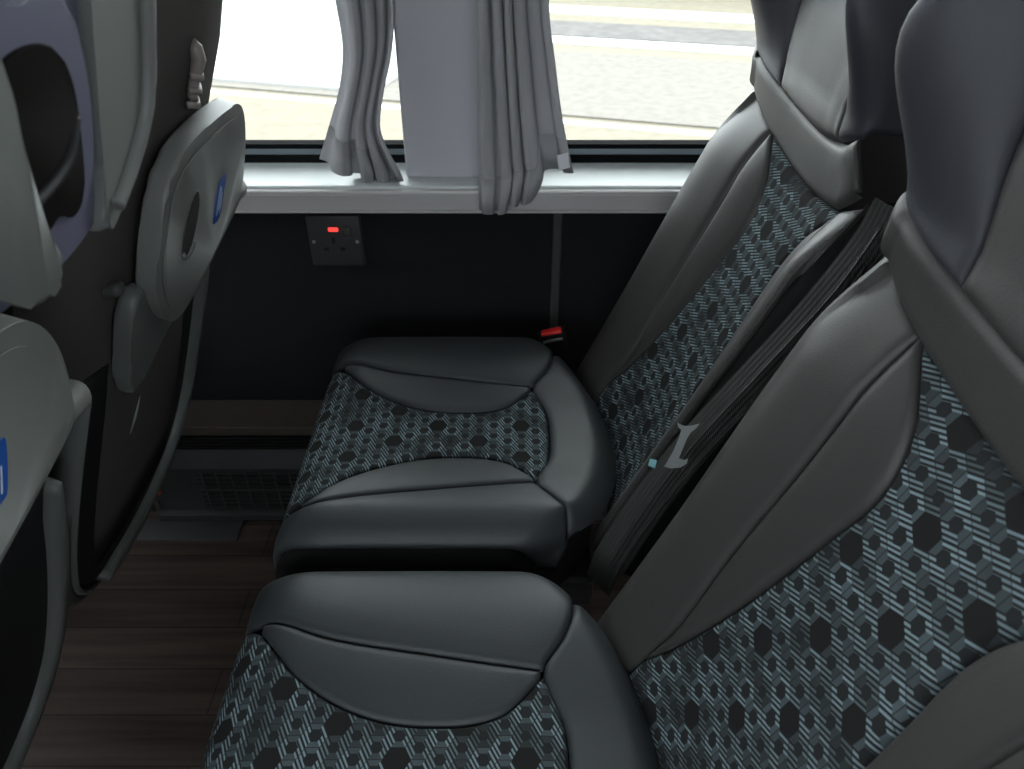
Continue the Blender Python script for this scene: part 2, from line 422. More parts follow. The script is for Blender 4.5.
    # --- cushion
    CW = [(0, 0, 0), (.05, .05, .002), (.10, .10, .010), (.145, .144, .016), (.172, .172, .014), (.195, .194, .006), (.214, .208, -.010), (.235, .215, -.034), (.28, .215, -.085)]
    CA = [(-.40, -.235, -.125), (-.34, -.262, -.075), (-.30, -.268, -.042), (-.27, -.258, -.016), (-.235, -.232, -.003), (-.19, -.19, 0), (0, 0, 0), (.12, .12, -.004), (.16, .16, -.012)]
    def xb(w):
        return .134 - 2.0 * min(abs(w), .30) ** 2 - .22 * max(0, abs(w) - .155)
    zc = CZ - .613
    def cs(w, a):
        q = abs(w); y, dz = interp(CW, q); x, dzx = interp(CA, a)
        e = xb(w) - a
        if e < .035: dzx -= .030 * (1 - max(e, 0) / .035) ** 2
        fr = 1 - .05 * (1 - sm(-.30, -.20, a))
        return Vector((x + cx, cy + math.copysign(y * fr, w) + coff * (1 - sm(.115, .200, q)), zc + dz * (1 if dz < 0 else sm(-.30, -.2, a)) + dzx))
    patch.sign = 1 if ((cs(.01, -.1) - cs(0, -.1)).cross(cs(0, -.09) - cs(0, -.1))).z > 0 else -1
    def OS(a): return interp([(-.42, .165), (-.25, .148), (-.17, .124), (-.075, .108), (.025, .094), (.05, .094)], a)[0]
    def LI(a): return interp([(-.42, .165), (-.27, .150), (-.243, .135), (-.191, .085), (-.132, .054), (-.071, .044), (-.01, .053), (.028, .088), (.06, .12)], a)[0]
    # back panel starts on this curve
    def RB(w):
        q = abs(w)
        return interp([(0, .048), (.04, .046), (.092, .028), (.125, .048), (.16, .062), (.195, .060), (.24, .03), (.30, -.02)], q)[0]
    base = bmesh.new()
    pts = [(-.235, -.19), (-.235, .19), (-.05, .195), (.03, .19), (.09, .13), (.11, 0), (.09, -.13), (.03, -.19), (-.05, -.195)]
    prism(catmull(pts, 4, True), lambda a, b_, d: Vector((a + cx, cy + b_, d)), zc - .115, zc - .03, .006, 2, base)
    cu = link('cushion', base, 'black_plastic', root)
    for sgn in (1, -1):
        if sgn > 0:
            link('side_bolster', patch(cs, OS, .215, -.40, RB, 34, 60, (1, 1, 0, 1), .002), 'leather_cool_light', cu)
            link('inner_bolster', patch(cs, LI, OS, -.245, .026, 18, 50, (1, 1, 1, 1), .002), 'leather_cool_light', cu)
            link('side_panel', patch(cs, .215, .28, -.40, RB, 6, 30, (1, 0, 0, 0)), 'mesh_black', cu)
        else:
            link('side_bolster', patch(cs, -.215, lambda a: -OS(a), -.40, RB, 34, 60, (1, 1, 0, 1), .002), 'leather_cool_light', cu)
            link('inner_bolster', patch(cs, lambda a: -OS(a), lambda a: -LI(a), -.245, .026, 18, 50, (1, 1, 1, 1), .002), 'leather_cool_light', cu)
            link('side_panel', patch(cs, -.28, -.215, -.40, RB, 6, 30, (0, 1, 0, 0)), 'mesh_black', cu)
    o = link('fabric_insert', patch(cs, lambda a: -LI(a), LI, -.40, lambda w: interp([(0, .048), (.05, .044), (.092, .028), (.13, .02)], abs(w))[0], 40, 60, (1, 1, 0, 1), .0015), 'fabric', cu); o['label'] = 'patterned blue and black fabric insert'
    link('rear_panel', patch(cs, -.262, .262, RB, xb, 60, 20, (0, 0, 1, 0)), 'leather_cool_light', cu)
    # --- pedestal
    bm = bmesh.new(); box(bm, -.20 + cx, .10 + cx, cy - .17, cy + .17, zc - .16, zc - .11, .008)
    box(bm, -.16 + cx, -.10 + cx, cy - .08, cy - .04, .012, zc - .15, .006); box(bm, -.16 + cx, -.10 + cx, cy + .04, cy + .08, .012, zc - .15, .006)
    box(bm, -.20 + cx, -.06 + cx, cy - .085, cy - .035, 0, .014, .004); box(bm, -.20 + cx, -.06 + cx, cy + .035, cy + .085, 0, .014, .004)
    link('pedestal', bm, 'dark_metal', root, False)
    return root, loc, back

YW, YN = .724, .292
seatW = make_seat('black leather coach seat beside the window, with patterned fabric centre', YW, .416, .43, cy=.760, kp=1.42, kn=.62, hp=1.12, hn=.68, hoff=.034, ki=.88, limn=.180, yn=.196, coff=-.024)
seatN = make_seat('nearest black leather coach seat, on the aisle side of the belt', YN, .376, .39, cy=.312, kp=1.06, coff=-.010)

# ------------------------------------------------------------------ front row: the same seats seen from behind
def front_seat(label, yc, x0, slope, unit=False, roff=-.005, rdz=0):
    n = math.sqrt(1 + slope * slope)
    bx = x0 - .125 * n                            # the front face lies a seat thickness ahead of the rear plane
    root, loc, back = make_seat(label, yc, bx, slope, cx=bx - .402 + slope * 0 - .0)
    def rp(w, z, d):      # on the rear plane: sideways w, height z (relative to the eye), d towards the camera
        y = yc + w
        return Vector((x0 + slope * z, y, CZ + z)) + Vector((1 / n, 0, -slope / n)) * d
    # tray table
    out = catmull([(-.098, -.345), (-.104, -.29), (-.094, -.238), (-.05, -.216), (.06, -.216), (.118, -.228), (.160, -.275), (.186, -.345), (.180, -.368), (.10, -.398), (.02, -.420), (-.045, -.408)], 6, True)
    tr = link('tray_table', prism(out, rp, .014, .034, .005, 3), 'grey_plastic', root); tr['label'] = 'folded pale grey tray table'
    inn = [(.02 + (a - .02) * .90, -.325 + (b_ + .325) * .88) for a, b_ in out]
    link('tray_panel', prism(inn, rp, .033, .0355, .0015, 2), 'grey_plastic', tr)
    ov = [(-.025 + .019 * math.cos(t) + .004 * math.sin(t), -.305 + .034 * math.sin(t)) for t in [2 * math.pi * k / 32 for k in range(32)]]
    o = link('cup_recess', prism(ov, rp, .034, .0368, .0008, 1), 'dark_rim', tr); o['label'] = 'dark oval cup recess'
    bm = tube([rp(-.025 + .016 * math.cos(t), -.327 + .012 * math.sin(t), .037) for t in [math.pi * (1.05 + .9 * k / 10) for k in range(11)]], .0022, 8)
    link('recess_lip', bm, 'grey_plastic', tr)
    st = catmull([(.062, -.338), (.062, -.298), (.067, -.292), (.082, -.292), (.087, -.298), (.087, -.338), (.082, -.344), (.067, -.344)], 3, True)
    sk = link('sticker', prism(st, rp, .0352, .0363), 'blue_sticker', tr, False); sk['label'] = 'small blue sticker with pale lettering'
    bm = bmesh.new()
    for (a0, a1, b0, b1) in [(.068, .0695, -.335, -.300), (.0735, .075, -.330, -.304), (.079, .0805, -.336, -.312)]:
        prism([(a0, b0), (a1, b0), (a1, b1), (a0, b1)], rp, .0362, .0368, 0, 1, bm)
    o = link('lettering', bm, 'white_print', tr, False); o['kind'] = 'stuff'
    # hinge arm and knob
    hp = catmull([(-.118, -.355), (-.090, -.345), (-.04, -.392), (.022, -.405), (.034, -.425), (-.03, -.450), (-.098, -.470), (-.116, -.42)], 5, True)
    link('tray_hinge', prism(hp, rp, .003, .022, .006, 3), 'rim_grey', root)
    bm = tube([rp(.170, -.362, .018), rp(.200, -.364, .018), rp(.221, -.367, .018), rp(.227, -.368, .018)], lambda t: .015 if t < .8 else .011, 18, up=Vector((1, 0, 0)))
    link('tray_knob', bm, 'grey_plastic', root)
    # coat hook
    hk = bmesh.new()
    tube([rp(.02, -.155, .002), rp(.02, -.157, .008), rp(.02, -.165, .012), rp(.02, -.180, .010), rp(.02, -.190, .008), rp(.02, -.198, .010), rp(.02, -.203, .012)], lambda t: .008 - .003 * t, 12, hk, up=Vector((0, 1, 0)))
    ho = catmull([(.007, -.15), (.020, -.142), (.033, -.15), (.033, -.20), (.020, -.214), (.007, -.20)], 5, True)
    prism(ho, rp, -.006, .004, .002, 2, hk)
    for q in range(3): tube([rp(.008, -.178 - .013 * q, .010), rp(.020, -.180 - .013 * q, .016), rp(.032, -.178 - .013 * q, .010)], .0035, 8, hk)
    h = link('coat_hook', hk, 'hook', root); h['label'] = 'pale plastic coat hook'
    # small latch and clip below
    bm = bmesh.new(); v0 = rp(-.125, -.335, .004); box(bm, v0.x - .01, v0.x + .008, v0.y - .008, v0.y + .008, v0.z - .006, v0.z + .006, .004)
    link('latch', bm, 'dark_rim', root)
    bm = tube([rp(-.035, -.525, .004), rp(-.045, -.545, .006), rp(-.055, -.565, .004)], .0032, 8); link('clip', bm, 'chrome', root)
    # U shaped rim round the lower shell
    half = [(.166, -.43), (.180, -.52), (.184, -.61), (.174, -.69), (.138, -.745), (.075, -.778), (0, -.788)]
    full = half + [(-a, b_) for a, b_ in half[-2::-1]]
    full = [(a + roff, b_ + rdz) for a, b_ in full]
    cur = catmull(full, 6)
    def band(bm, i0, i1, wi, wo, h0, h1):
        prof = [(-wi, h0), (-wi * .9, h1 * .8), (-wi * .4, h1), (wo * .5, h1 * .9), (wo, h0 * .2), (wo, h0 - .02)]
        rings = []
        for i in range(i0, i1):
            a = cur[i]; p, q = cur[max(i - 1, 0)], cur[min(i + 1, len(cur) - 1)]
            tx, tz = q[0] - p[0], q[1] - p[1]; l = math.hypot(tx, tz); nx, nz = -tz / l * -1, tx / l * -1
            # outward normal in plane
            if nx * (a[0] - roff) + nz * (a[1] - rdz + .5) < 0: nx, nz = -nx, -nz
            e = min(1, min(i - i0, i1 - 1 - i) / 4 + .15)
            rings.append([bm.verts.new(rp(a[0] + nx * o_ * (.3 + .7 * e), a[1] + nz * o_ * (.3 + .7 * e), hh)) for o_, hh in prof])
        for i in range(len(rings) - 1):
            for k in range(len(prof)): bm.faces.new((rings[i][k], rings[i][(k + 1) % len(prof)], rings[i + 1][(k + 1) % len(prof)], rings[i + 1][k]))
        bm.faces.new(rings[0]); bm.faces.new(rings[-1][::-1])
        return bm
    N = len(cur)
    link('shell_rim', band(bmesh.new(), 0, int(N * .62), .016, .010, -.004, .014), 'rim_grey', root)
    link('rim_edge', band(bmesh.new(), int(N * .66), N, .004, .004, -.004, .008), 'rim_grey', root)
    link('shell_skirt', band(bmesh.new(), int(N * .12), int(N * .88), -.004, .017, -.016, .003), 'dark_rim', root)
    for a in (int(N * .44),):
        bm = bmesh.new(); p = cur[a]; v0 = rp(p[0], p[1], .012); box(bm, v0.x - .003, v0.x + .003, v0.y - .0012, v0.y + .0012, v0.z - .012, v0.z + .014)
        link('rim_seam', bm, 'seam', root, False)
    # lower back of the shell between the rims
    low = catmull([((a - roff) * .97 + roff, b_ + .006) for a, b_ in full[::2]], 5) ; 
    link('lower_shell', prism(low, rp, -.07, .001), 'black_plastic', root)
    if unit:
        # upper rear unit: blue-grey moulded panel with a dark grip recess, a pale cheek either side
        def up(a, b_, d): return Vector((-.170 + .30 * (b_), a, CZ + b_)) + Vector((.958, 0, -.287)) * d
        body = catmull([(.20, .06), (.20, -.13), (.25, -.165), (.31, -.174), (.350, -.176), (.385, -.168), (.43, -.145), (.44, -.05), (.43, .06), (.38, .10), (.26, .10)], 4, True)
        hu = link('headrest_shell', prism(body, up, -.098, -.006, .006, 3), 'lavender', root); hu['label'] = 'blue-grey moulded shell with pale cheeks'
        ins = catmull([(.27, -.02), (.30, -.052), (.345, -.050), (.366, -.08), (.374, -.12), (.368, -.150), (.345, -.160), (.30, -.15), (.27, -.10)], 5, True)
        link('recess_frame', prism(ins, up, -.008, -.002, .003, 2), 'lavender', hu)
        rec = catmull([(.270, -.085), (.288, -.072), (.310, -.066), (.335, -.070), (.350, -.088), (.356, -.115), (.357, -.142), (.346, -.150), (.330, -.142), (.310, -.150), (.270, -.12)], 4, True)
        link('grip_recess', prism(rec, up, -.004, .0005, .001, 1), 'glass_dark', hu)
        link('grip_handle', tube(catmull([tuple(up(.285, -.130, -.001)), tuple(up(.315, -.127, .001)), tuple(up(.340, -.119, .001)), tuple(up(.355, -.104, -.002))], 6), .0030, 10), 'black_plastic', hu)
        ck = catmull([(.368, .08), (.366, 0), (.372, -.07), (.378, -.12), (.382, -.155), (.380, -.172), (.390, -.176), (.424, -.155), (.447, -.125), (.445, -.07), (.430, 0), (.425, .08)], 5, True)
        link('shell_cheek', prism(ck, up, -.06, .0, .008, 4), 'grey_plastic', hu)
        link('cheek_ridge', tube(catmull([tuple(up(a, b_, .0015)) for a, b_ in ((.412, .07), (.417, 0), (.430, -.07), (.431, -.118), (.412, -.145), (.390, -.162))], 6), .0045, 10), 'grey_plastic', hu)
        ck = catmull([(.16, .0), (.265, -.03), (.292, -.070), (.300, -.10), (.314, -.140), (.327, -.165), (.322, -.174), (.300, -.174), (.26, -.145), (.18, -.10)], 5, True)
        link('shell_cheek', prism(ck, up, -.03, .004, .005, 4), 'rim_grey', hu)  # same plastic as its twin cheek, colour darkened to offset the strong light here
    return root
front_seat('front row window seat seen from behind, with blue sticker on its grey tray table', .738, -.248, .37)
frontN = front_seat('front row aisle seat seen from behind, cut by the left edge of the photo', .278, -.246, .37, True, .050, -.035)
# ------------------------------------------------------------------ belts
def ribbon(path, wdir, wid, th, bm=None):
    bm = bm or bmesh.new(); uvl = bm.loops.layers.uv.verify(); path = [Vector(p) for p in path]; rings = []; dist = 0; uv = {}
    for i, p in enumerate(path):
        d = (path[min(i + 1, len(path) - 1)] - path[max(i - 1, 0)]).normalized()
        w = wdir[i] if isinstance(wdir, list) else wdir
        w = (w - d * w.dot(d)).normalized(); nn = d.cross(w)
        if i: dist += (p - path[i - 1]).length
        r = []
        for a, b_ in ((-1, -1), (1, -1), (1, 1), (-1, 1)):
            v = bm.verts.new(p + w * a * wid / 2 + nn * b_ * th / 2); uv[v] = (a * wid / 2, dist); r.append(v)
        rings.append(r)
    for i in range(len(rings) - 1):
        for k in range(4):
            f = bm.faces.new((rings[i][k], rings[i][(k + 1) % 4], rings[i + 1][(k + 1) % 4], rings[i + 1][k]))
            for lp in f.loops: lp[uvl].uv = uv[lp.vert]
    bm.faces.new(rings[0][::-1]); bm.faces.new(rings[-1])
    return bm
def unp(px, py, y):        # a point seen at that pixel, standing y metres away sideways
    dx = (px - 512) / F; dy = (385 - py) / F; ry = cp + dy * sp; rz = -sp + dy * cp; t = y / ry
    return Vector((dx * t, y, CZ + rz * t))
belt = thing('seat_belt', 'black seat belt hanging in the gap between the two rear seats', 'seat belt', unp(600, 560, .52))
pp = catmull([tuple(unp(a, b_, .542)) for a, b_ in ((893, 208), (868, 250), (808, 322), (748, 386), (690, 448), (648, 500), (612, 552), (598, 585))], 6)
wd = Vector((.45, .80, -.35))
def across(path, tilt):
    out = []
    for i, p in enumerate(path):
        d = (Vector(path[min(i + 1, len(path) - 1)]) - Vector(path[max(i - 1, 0)])).normalized(); e = (Vector(p) - Vector((0, 0, CZ))).normalized()
        out.append((Matrix.Rotation(tilt, 3, d) @ e.cross(d)).normalized())
    return out
link('webbing', ribbon(pp, across(pp, .55), .036, .0016), 'webbing', belt, False)
pp2 = catmull([tuple(unp(a, b_, .530)) for a, b_ in ((890, 235), (842, 300), (772, 375), (700, 452), (652, 515), (615, 572))], 6)
link('webbing', ribbon(pp2, across(pp2, -.5), .020, .0016), 'webbing', belt, False)
# tongue: bright Z-shaped metal plate
def tg(px, py, d): return unp(px, py, .505 - d)
zs = catmull([(677, 425), (683, 428), (694, 427), (699, 425), (692, 434), (684, 438), (679, 452), (676, 459), (687, 460), (684, 467), (673, 469), (664, 467), (671, 455), (678, 440), (683, 433)], 2, True)
zs = [(677, 423), (684, 427), (692, 426), (700, 424), (696, 429), (690, 433), (687, 439), (682, 451), (678, 459), (684, 461), (688, 459), (687, 464), (681, 468), (671, 469), (664, 467), (668, 462), (673, 452), (679, 438), (682, 430), (678, 428)]
bm = prism([(a, b_) for a, b_ in zs], tg, 0, .003, .0006, 2); t_ = link('tongue', bm, 'chrome', belt, False); t_['label'] = 'bright metal buckle tongue'
bm = prism([(650, 459), (657, 461), (655, 469), (648, 466)], tg, 0, .002); t_ = link('stop_button', bm, 'teal', belt, False); t_['label'] = 'tiny pale teal belt stop'

# buckle beside the window
bk = thing('belt_buckle', 'black seat belt buckle with red button between window seat and wall', 'buckle', unp(553, 345, 1.0))
c0 = unp(553, 338, 1.0)
def bkf(a, b_, d): return c0 + Matrix.Rotation(math.radians(-14), 3, 'Y') @ Vector((a, d, b_))
body = catmull([(-.020, .006), (-.018, .010), (.018, .010), (.020, .006), (.018, -.035), (.010, -.060), (-.010, -.060), (-.018, -.035)], 4, True)
link('buckle_body', prism(body, bkf, -.010, .010, .003, 2), 'black_plastic', bk)
bm = BX(-.0165, .0165, -.0085, .006, .004, .0155, .003, 3)
for v in bm.verts: v.co = bkf(v.co.x, v.co.z, v.co.y)
t_ = link('release_button', bm, 'red_button', bk); t_['label'] = 'bright red release button'
bm = BX(-.016, .016, -.0105, -.0088, -.002, .003, .0005, 1)
for v in bm.verts: v.co = bkf(v.co.x, v.co.z, v.co.y)
link('buckle_slot', bm, 'chrome', bk)
a0 = bkf(0, -.058, 0)
link('stalk', ribbon(catmull([tuple(a0), (a0.x + .015, a0.y, a0.z - .04), (a0.x + .025, a0.y + .01, a0.z - .12), (a0.x + .03, a0.y + .03, CZ - .825)], 6), Vector((1, 0, 0)), .022, .004), 'webbing', bk, False)

# ------------------------------------------------------------------ the coach around
WY = 1.09
struct('floor', BX(-3.2, 2.2, -1.4, 1.16, -.05, 0), 'floor')
sz = CZ - .408                      # sill top
# wall below the sill: black carpet
struct('wall_left', BX(-3.2, 2.2, WY, 1.2, 0, sz - .02), 'carpet')
struct('trim_1', BX(.064, .078, WY - .004, WY + .001, .12, sz - .05, .002), 'dark_metal')
# ledge, channel, convector
struct('trim_2', BX(-3.2, 2.2, 1.010, WY, CZ - .845, CZ - .826, .002), 'wood_ledge')
bm = BX(-3.2, 2.2, 1.016, WY, CZ - .875, CZ - .845); 
for k in range(4): box(bm, -3.2, 2.2, 1.011, 1.018, CZ - .850 - .007 * k - .0035, CZ - .850 - .007 * k)
struct('trim_3', bm, 'black_plastic')
hx0 = -.655
ht = thing('convector_heater', 'dark convector heater with wire grille along the wall at floor level', 'heater', (-.3, 1.0, 0))
bm = bmesh.new()
pr = [(WY, 0), (.992, 0), (.980, .006), (.980, .018), (.990, .022), (.990, CZ - .905), (1.012, CZ - .878), (WY, CZ - .878)]
l = [bm.verts.new((hx0, y, z)) for y, z in pr]; r = [bm.verts.new((1.6, y, z)) for y, z in pr]
bm.faces.new(l); bm.faces.new(r[::-1])
for i in range(len(pr)): bm.faces.new((l[i], r[i], r[(i + 1) % len(pr)], l[(i + 1) % len(pr)]))
link('casing', bm, 'heater', ht, False)
link('grille_opening', BX(hx0 + .09, .3, .9885, .991, .028, CZ - .912), 'seam', ht, False)
bm = bmesh.new(); x = hx0 + .10
while x < .3: box(bm, x, x + .0022, .985, .989, .027, CZ - .911); x += .026
for k in range(9):
    z = .033 + k * .0105; box(bm, hx0 + .09, .3, .986, .9885, z, z + .0012)
box(bm, hx0 + .09, .3, .985, .9885, .078, .081)
link('grille', bm, 'dark_metal', ht, False)
v = unp(156, 492, .985)
link('indicator_light', BX(v.x - .005, v.x + .005, .984, .991, v.z - .009, v.z + .009, .002), 'orange_led', ht)
v = unp(152, 506, .985)
link('switch_plate', BX(v.x - .014, v.x + .014, .985, .991, v.z - .006, v.z + .006, .001), 'dark_rim', ht)
bm = BX(-.70, -.50, .935, .985, 0, .004, .001); link('foot_plate', bm, 'dark_metal', ht)

# sill with metal lip
bm = bmesh.new(); box(bm, -3.2, 2.2, 1.052, 1.17, sz - .018, sz, .003, 2)
struct('trim_4', bm, 'sill')
bm = bmesh.new(); box(bm, -3.2, 2.2, 1.044, 1.056, sz - .035, sz - .004, .003, 2); box(bm, -3.2, 2.2, 1.040, 1.06, sz - .037, sz - .034, .001, 1)
box(bm, -3.2, 2.2, 1.0425, 1.046, sz - .012, sz - .010)
struct('trim_5', bm, 'lip')
# body side below the glass and above it
struct('wall_body', BX(-3.2, 2.2, 1.2, 1.24, -1.0, sz - .03), 'wall_light')
struct('wall_top', BX(-3.2, 2.2, 1.10, 1.24, 1.78, 2.1), 'wall_light')
# pillar panel between the two windows
PX0, PX1 = -.158, .038
bm = BX(PX0, PX1, 1.086, 1.20, sz - .002, 1.80, .006, 3); struct('wall_pillar', bm, 'pillar')
for n_, (x0, x1) in enumerate([(-1.62, PX0 + .035), (PX1 - .035, 1.55)]):
    bm = bmesh.new()
    # double rubber gasket with the grey-blue glazing channel
    def frame(bm, y0, y1, o, i, mi):
        zb, zt = sz, 1.80
        box(bm, x0 + o, x1 - o, y0, y1, zb + o, zb + i, 0, 1, mi); box(bm, x0 + o, x1 - o, y0, y1, zt - i, zt - o, 0, 1, mi)
        box(bm, x0 + o, x0 + i, y0, y1, zb + i, zt - i, 0, 1, mi); box(bm, x1 - i, x1 - o, y0, y1, zb + i, zt - i, 0, 1, mi)
    frame(bm, 1.150, 1.190, 0, .011, 0); frame(bm, 1.156, 1.190, .011, .022, 1); frame(bm, 1.150, 1.171, .022, .029, 0)
    w_ = struct('window_%d' % (n_ + 1), bm, ['rubber', 'channel'])
    g = link('pane', BX(x0 + .02, x1 - .02, 1.170, 1.176, sz + .02, 1.79), 'glass', w_, False)
struct('wall_pillar', BX(-1.85, -1.62, 1.086, 1.20, sz - .002, 1.80, .006), 'pillar')
struct('wall_pillar', BX(1.55, 1.78, 1.086, 1.20, sz - .002, 1.80, .006), 'pillar')
struct('ceiling', BX(-3.2, 2.2, -1.4, 1.24, 2.05, 2.12), 'ceiling')
struct('wall_right', BX(-3.2, 2.2, -1.4, -1.34, 0, .90), 'wall_light')
struct('wall_right_top', BX(-3.2, 2.2, -1.4, -1.34, 1.45, 2.1), 'wall_light')
for x in (-3.2, -1.6, 0.3, 2.0): struct('wall_right_pillar', BX(x, x + .12, -1.4, -1.34, .90, 1.45), 'pillar')
struct('wall_front', BX(-3.25, -3.2, -1.4, 1.24, 0, 1.0), 'wall_light')
struct('wall_back', BX(2.2, 2.25, -1.4, 1.24, 0, 2.12), 'wall_light')
struct('trim_6', BX(-1.5, 1.4, 1.05, 1.07, 1.765, 1.785, .003), 'lip')   # curtain rail
for x in (-1.4, -.05, 1.3): struct('trim_6_bracket', BX(x, x + .02, 1.06, 1.11, 1.77, 1.78), 'lip')

# socket on the wall
so = thing('power_socket', 'square dark grey power socket with red light below the window sill', 'socket', (-.275, WY, CZ - .505))
sx0, sx1, s0, s1 = -.318, -.234, CZ - .552, CZ - .466
link('face_plate', BX(sx0, sx1, WY - .009, WY, s0, s1, .003, 3), 'socket', so)
link('indicator_light', BX(-.285, -.269, WY - .0115, WY - .008, s1 - .026, s1 - .019, .002), 'red_led', so)
link('switch', BX(-.262, -.249, WY - .013, WY - .008, s1 - .033, s1 - .017, .002), 'dark_rim', so)
bm = bmesh.new()
box(bm, -.296, -.288, WY - .0098, WY - .0085, s0 + .028, s0 + .033); box(bm, -.270, -.262, WY - .0098, WY - .0085, s0 + .028, s0 + .033); box(bm, -.281, -.277, WY - .0098, WY - .0085, s0 + .040, s0 + .050)
link('pin_holes', bm, 'seam', so, False)
for (a, b_) in ((sx0 + .008, (s0 + s1) / 2), (sx1 - .008, (s0 + s1) / 2)):
    bm = tube([(a, WY - .008, b_), (a, WY - .0103, b_)], .0028, 12)
    link('screw', bm, 'chrome', so, False)

# ------------------------------------------------------------------ curtains
def curtain(label, rows, hem, ncol, pos, amp, ybase, seed):
    """rows: (z, x_left, x_right); a gathered sheet folded nf times"""
    nf = len(pos) - 1; rnd = random.Random(seed); ph = [rnd.uniform(-.6, .6) for _ in range(nf + 2)]; am = [rnd.uniform(.55, 1.25) for _ in range(nf + 2)]
    bm = bmesh.new(); NZ = 70; grid = []
    for j in range(NZ + 1):
        v = j / NZ; row = []
        for i in range(ncol + 1):
            u = i / ncol
            # which fold
            k = 0
            while k < nf - 1 and pos[k + 1] < u: k += 1
            t = (u - pos[k]) / (pos[k + 1] - pos[k])
            zig = (math.cos(math.pi * t)) * (1 if k % 2 == 0 else -1) * am[k if t < .5 else k + 1]
            z = rows[0][0] * (1 - v) + (CZ + hem(u)) * v
            tb = [(-r_[0], r_[1], r_[2]) for r_ in rows]
            xl, xr = interp(tb, -z)
            # folds lean over one another: x wobbles as well
            xo = u + .030 * math.sin(math.pi * 2 * t) + .012 * math.sin(v * 5 + k)
            x = xl + (xr - xl) * xo
            y = ybase + amp * zig * (.75 + .25 * math.sin(v * 4 + ph[k])) + .006 * math.sin(v * 9 + 2 * u)
            if z < sz + .06: y = min(y, 1.05 + .0 * z) if curtain.front else min(y, 1.12)
            row.append(bm.verts.new((x, y, z)))
        grid.append(row)
    for j in range(NZ):
        for i in range(ncol): bm.faces.new((grid[j][i], grid[j][i + 1], grid[j + 1][i + 1], grid[j + 1][i]))
    o = link('curtain', bm, 'curtain'); tag(o, label, 'curtain', 'window curtains')
    md = o.modifiers.new('thick', 'SOLIDIFY'); md.thickness = .0012
    # sewn hem: a slightly thicker strip following the bottom
    hb = bmesh.new(); me = o.data; W = ncol + 1
    for side in (0,):
        rr = []
        for j in (NZ - 3, NZ):
            rr.append([hb.verts.new(Vector(me.vertices[j * W + i].co) + Vector((0, -.0014, 0))) for i in range(W)])
        for i in range(ncol): hb.faces.new((rr[0][i], rr[0][i + 1], rr[1][i + 1], rr[1][i]))
    h_ = link('hem', hb, 'curtain', o)
    md = h_.modifiers.new('thick', 'SOLIDIFY'); md.thickness = .001
    return o
def X(px, py, y): return unp(px, py, y).x
def Z(px, py, y): return unp(px, py, y).z - CZ
yc_ = 1.085
def rowsfrom(lst, y): return [(unp(a, py, y).z, unp(a, py, y).x, unp(b_, py, y).x) for py, a, b_ in lst]
curtain.front = False
rl = rowsfrom([(0, 333, 396), (50, 341, 394), (90, 338, 386), (125, 329, 383), (150, 322, 392), (170, 317, 405), (190, 316, 407)], yc_)
rl = [(1.77, rl[0][1] - .02, rl[0][2] + .005)] + rl
c1 = curtain('grey pleated curtain left of the pillar, its hem swung out over the sill', rl, lambda u: (Z(350, 163, 1.08) + (Z(380, 190, 1.06) - Z(350, 163, 1.08)) * min(u / .75, 1)) + .012 * max(0, u - .75) / .25, 150, [0, .34, .46, .58, .67, .76, .88, 1], .022, 1.085, 3)
curtain.front = True
rr_ = rowsfrom([(0, 476, 549), (60, 477, 555), (110, 478, 561), (150, 478, 568), (175, 479, 572), (200, 480, 560), (214, 480, 552)], 1.03)
rr_ = [(1.77, rr_[0][1] - .01, rr_[0][2] - .01)] + rr_
def hemR(u): return interp([(0, Z(490, 213, 1.02)), (.28, Z(500, 213, 1.02)), (.34, Z(510, 205, 1.02)), (.6, Z(530, 197, 1.03)), (.68, Z(545, 172, 1.03)), (1, Z(565, 168, 1.03))], u)[0]
c2 = curtain('grey pleated curtain right of the pillar, hanging down over the sill edge', rr_, hemR, 170, [0, .12, .22, .29, .36, .43, .50, .58, .80, 1], .017, 1.022, 11)
bm = bmesh.new(); a, b_, c_, d_ = unp(557, 156, .998), unp(568, 153, .998), unp(570, 168, .998), unp(559, 171, .998)
vs = [bm.verts.new(p) for p in (a, b_, c_, d_)]; f = bm.faces.new(vs); ex = bmesh.ops.extrude_face_region(bm, geom=[f]); bmesh.ops.translate(bm, vec=(0, .001, 0), verts=[v for v in ex['geom'] if isinstance(v, bmesh.types.BMVert)])
t_ = link('care_label', bm, 'white_label', c2, False); t_['label'] = 'small white care label'

# ------------------------------------------------------------------ street outside
GZ = CZ - 2.4
ang = math.atan2(-.0, 1)
def gp(px, py): 
    dx = (px - 512) / F; dy = (385 - py) / F; ry = cp + dy * sp; rz = -sp + dy * cp; t = -2.4 / rz
    return Vector((dx * t, ry * t, GZ))
A, B_ = gp(250, 97), gp(690, 135); dr = (B_ - A).normalized(); nr = Vector((-dr.y, dr.x, 0))
def strip(name, m, o0, o1, z0, z1, label=None, cat=None, kind='structure'):
    bm = bmesh.new(); pts = [A + dr * -40 + nr * o0, A + dr * 40 + nr * o0, A + dr * 40 + nr * o1, A + dr * -40 + nr * o1]
    lo = [bm.verts.new((p.x, p.y, GZ + z0)) for p in pts]; hi = [bm.verts.new((p.x, p.y, GZ + z1)) for p in pts]
    bm.faces.new(lo[::-1]); bm.faces.new(hi)
    for i in range(4): bm.faces.new((lo[i], lo[(i + 1) % 4], hi[(i + 1) % 4], hi[i]))
    o = link(name, bm, m, None, False)
    if label: tag(o, label, cat)
    else: o['kind'] = kind
    return o
M['road'] = mat('road', (.150, .130, .095, 1), .9, .3, 6, coord='Object')
M['paving'] = mat('paving', (.135, .120, .103, 1), .9, .30, 9)
M['white_line'] = mat('white_line', (.45, .45, .45, 1), .8)
M['kerb'] = mat('kerb', (.088, .080, .077, 1), .9, .6, 5)
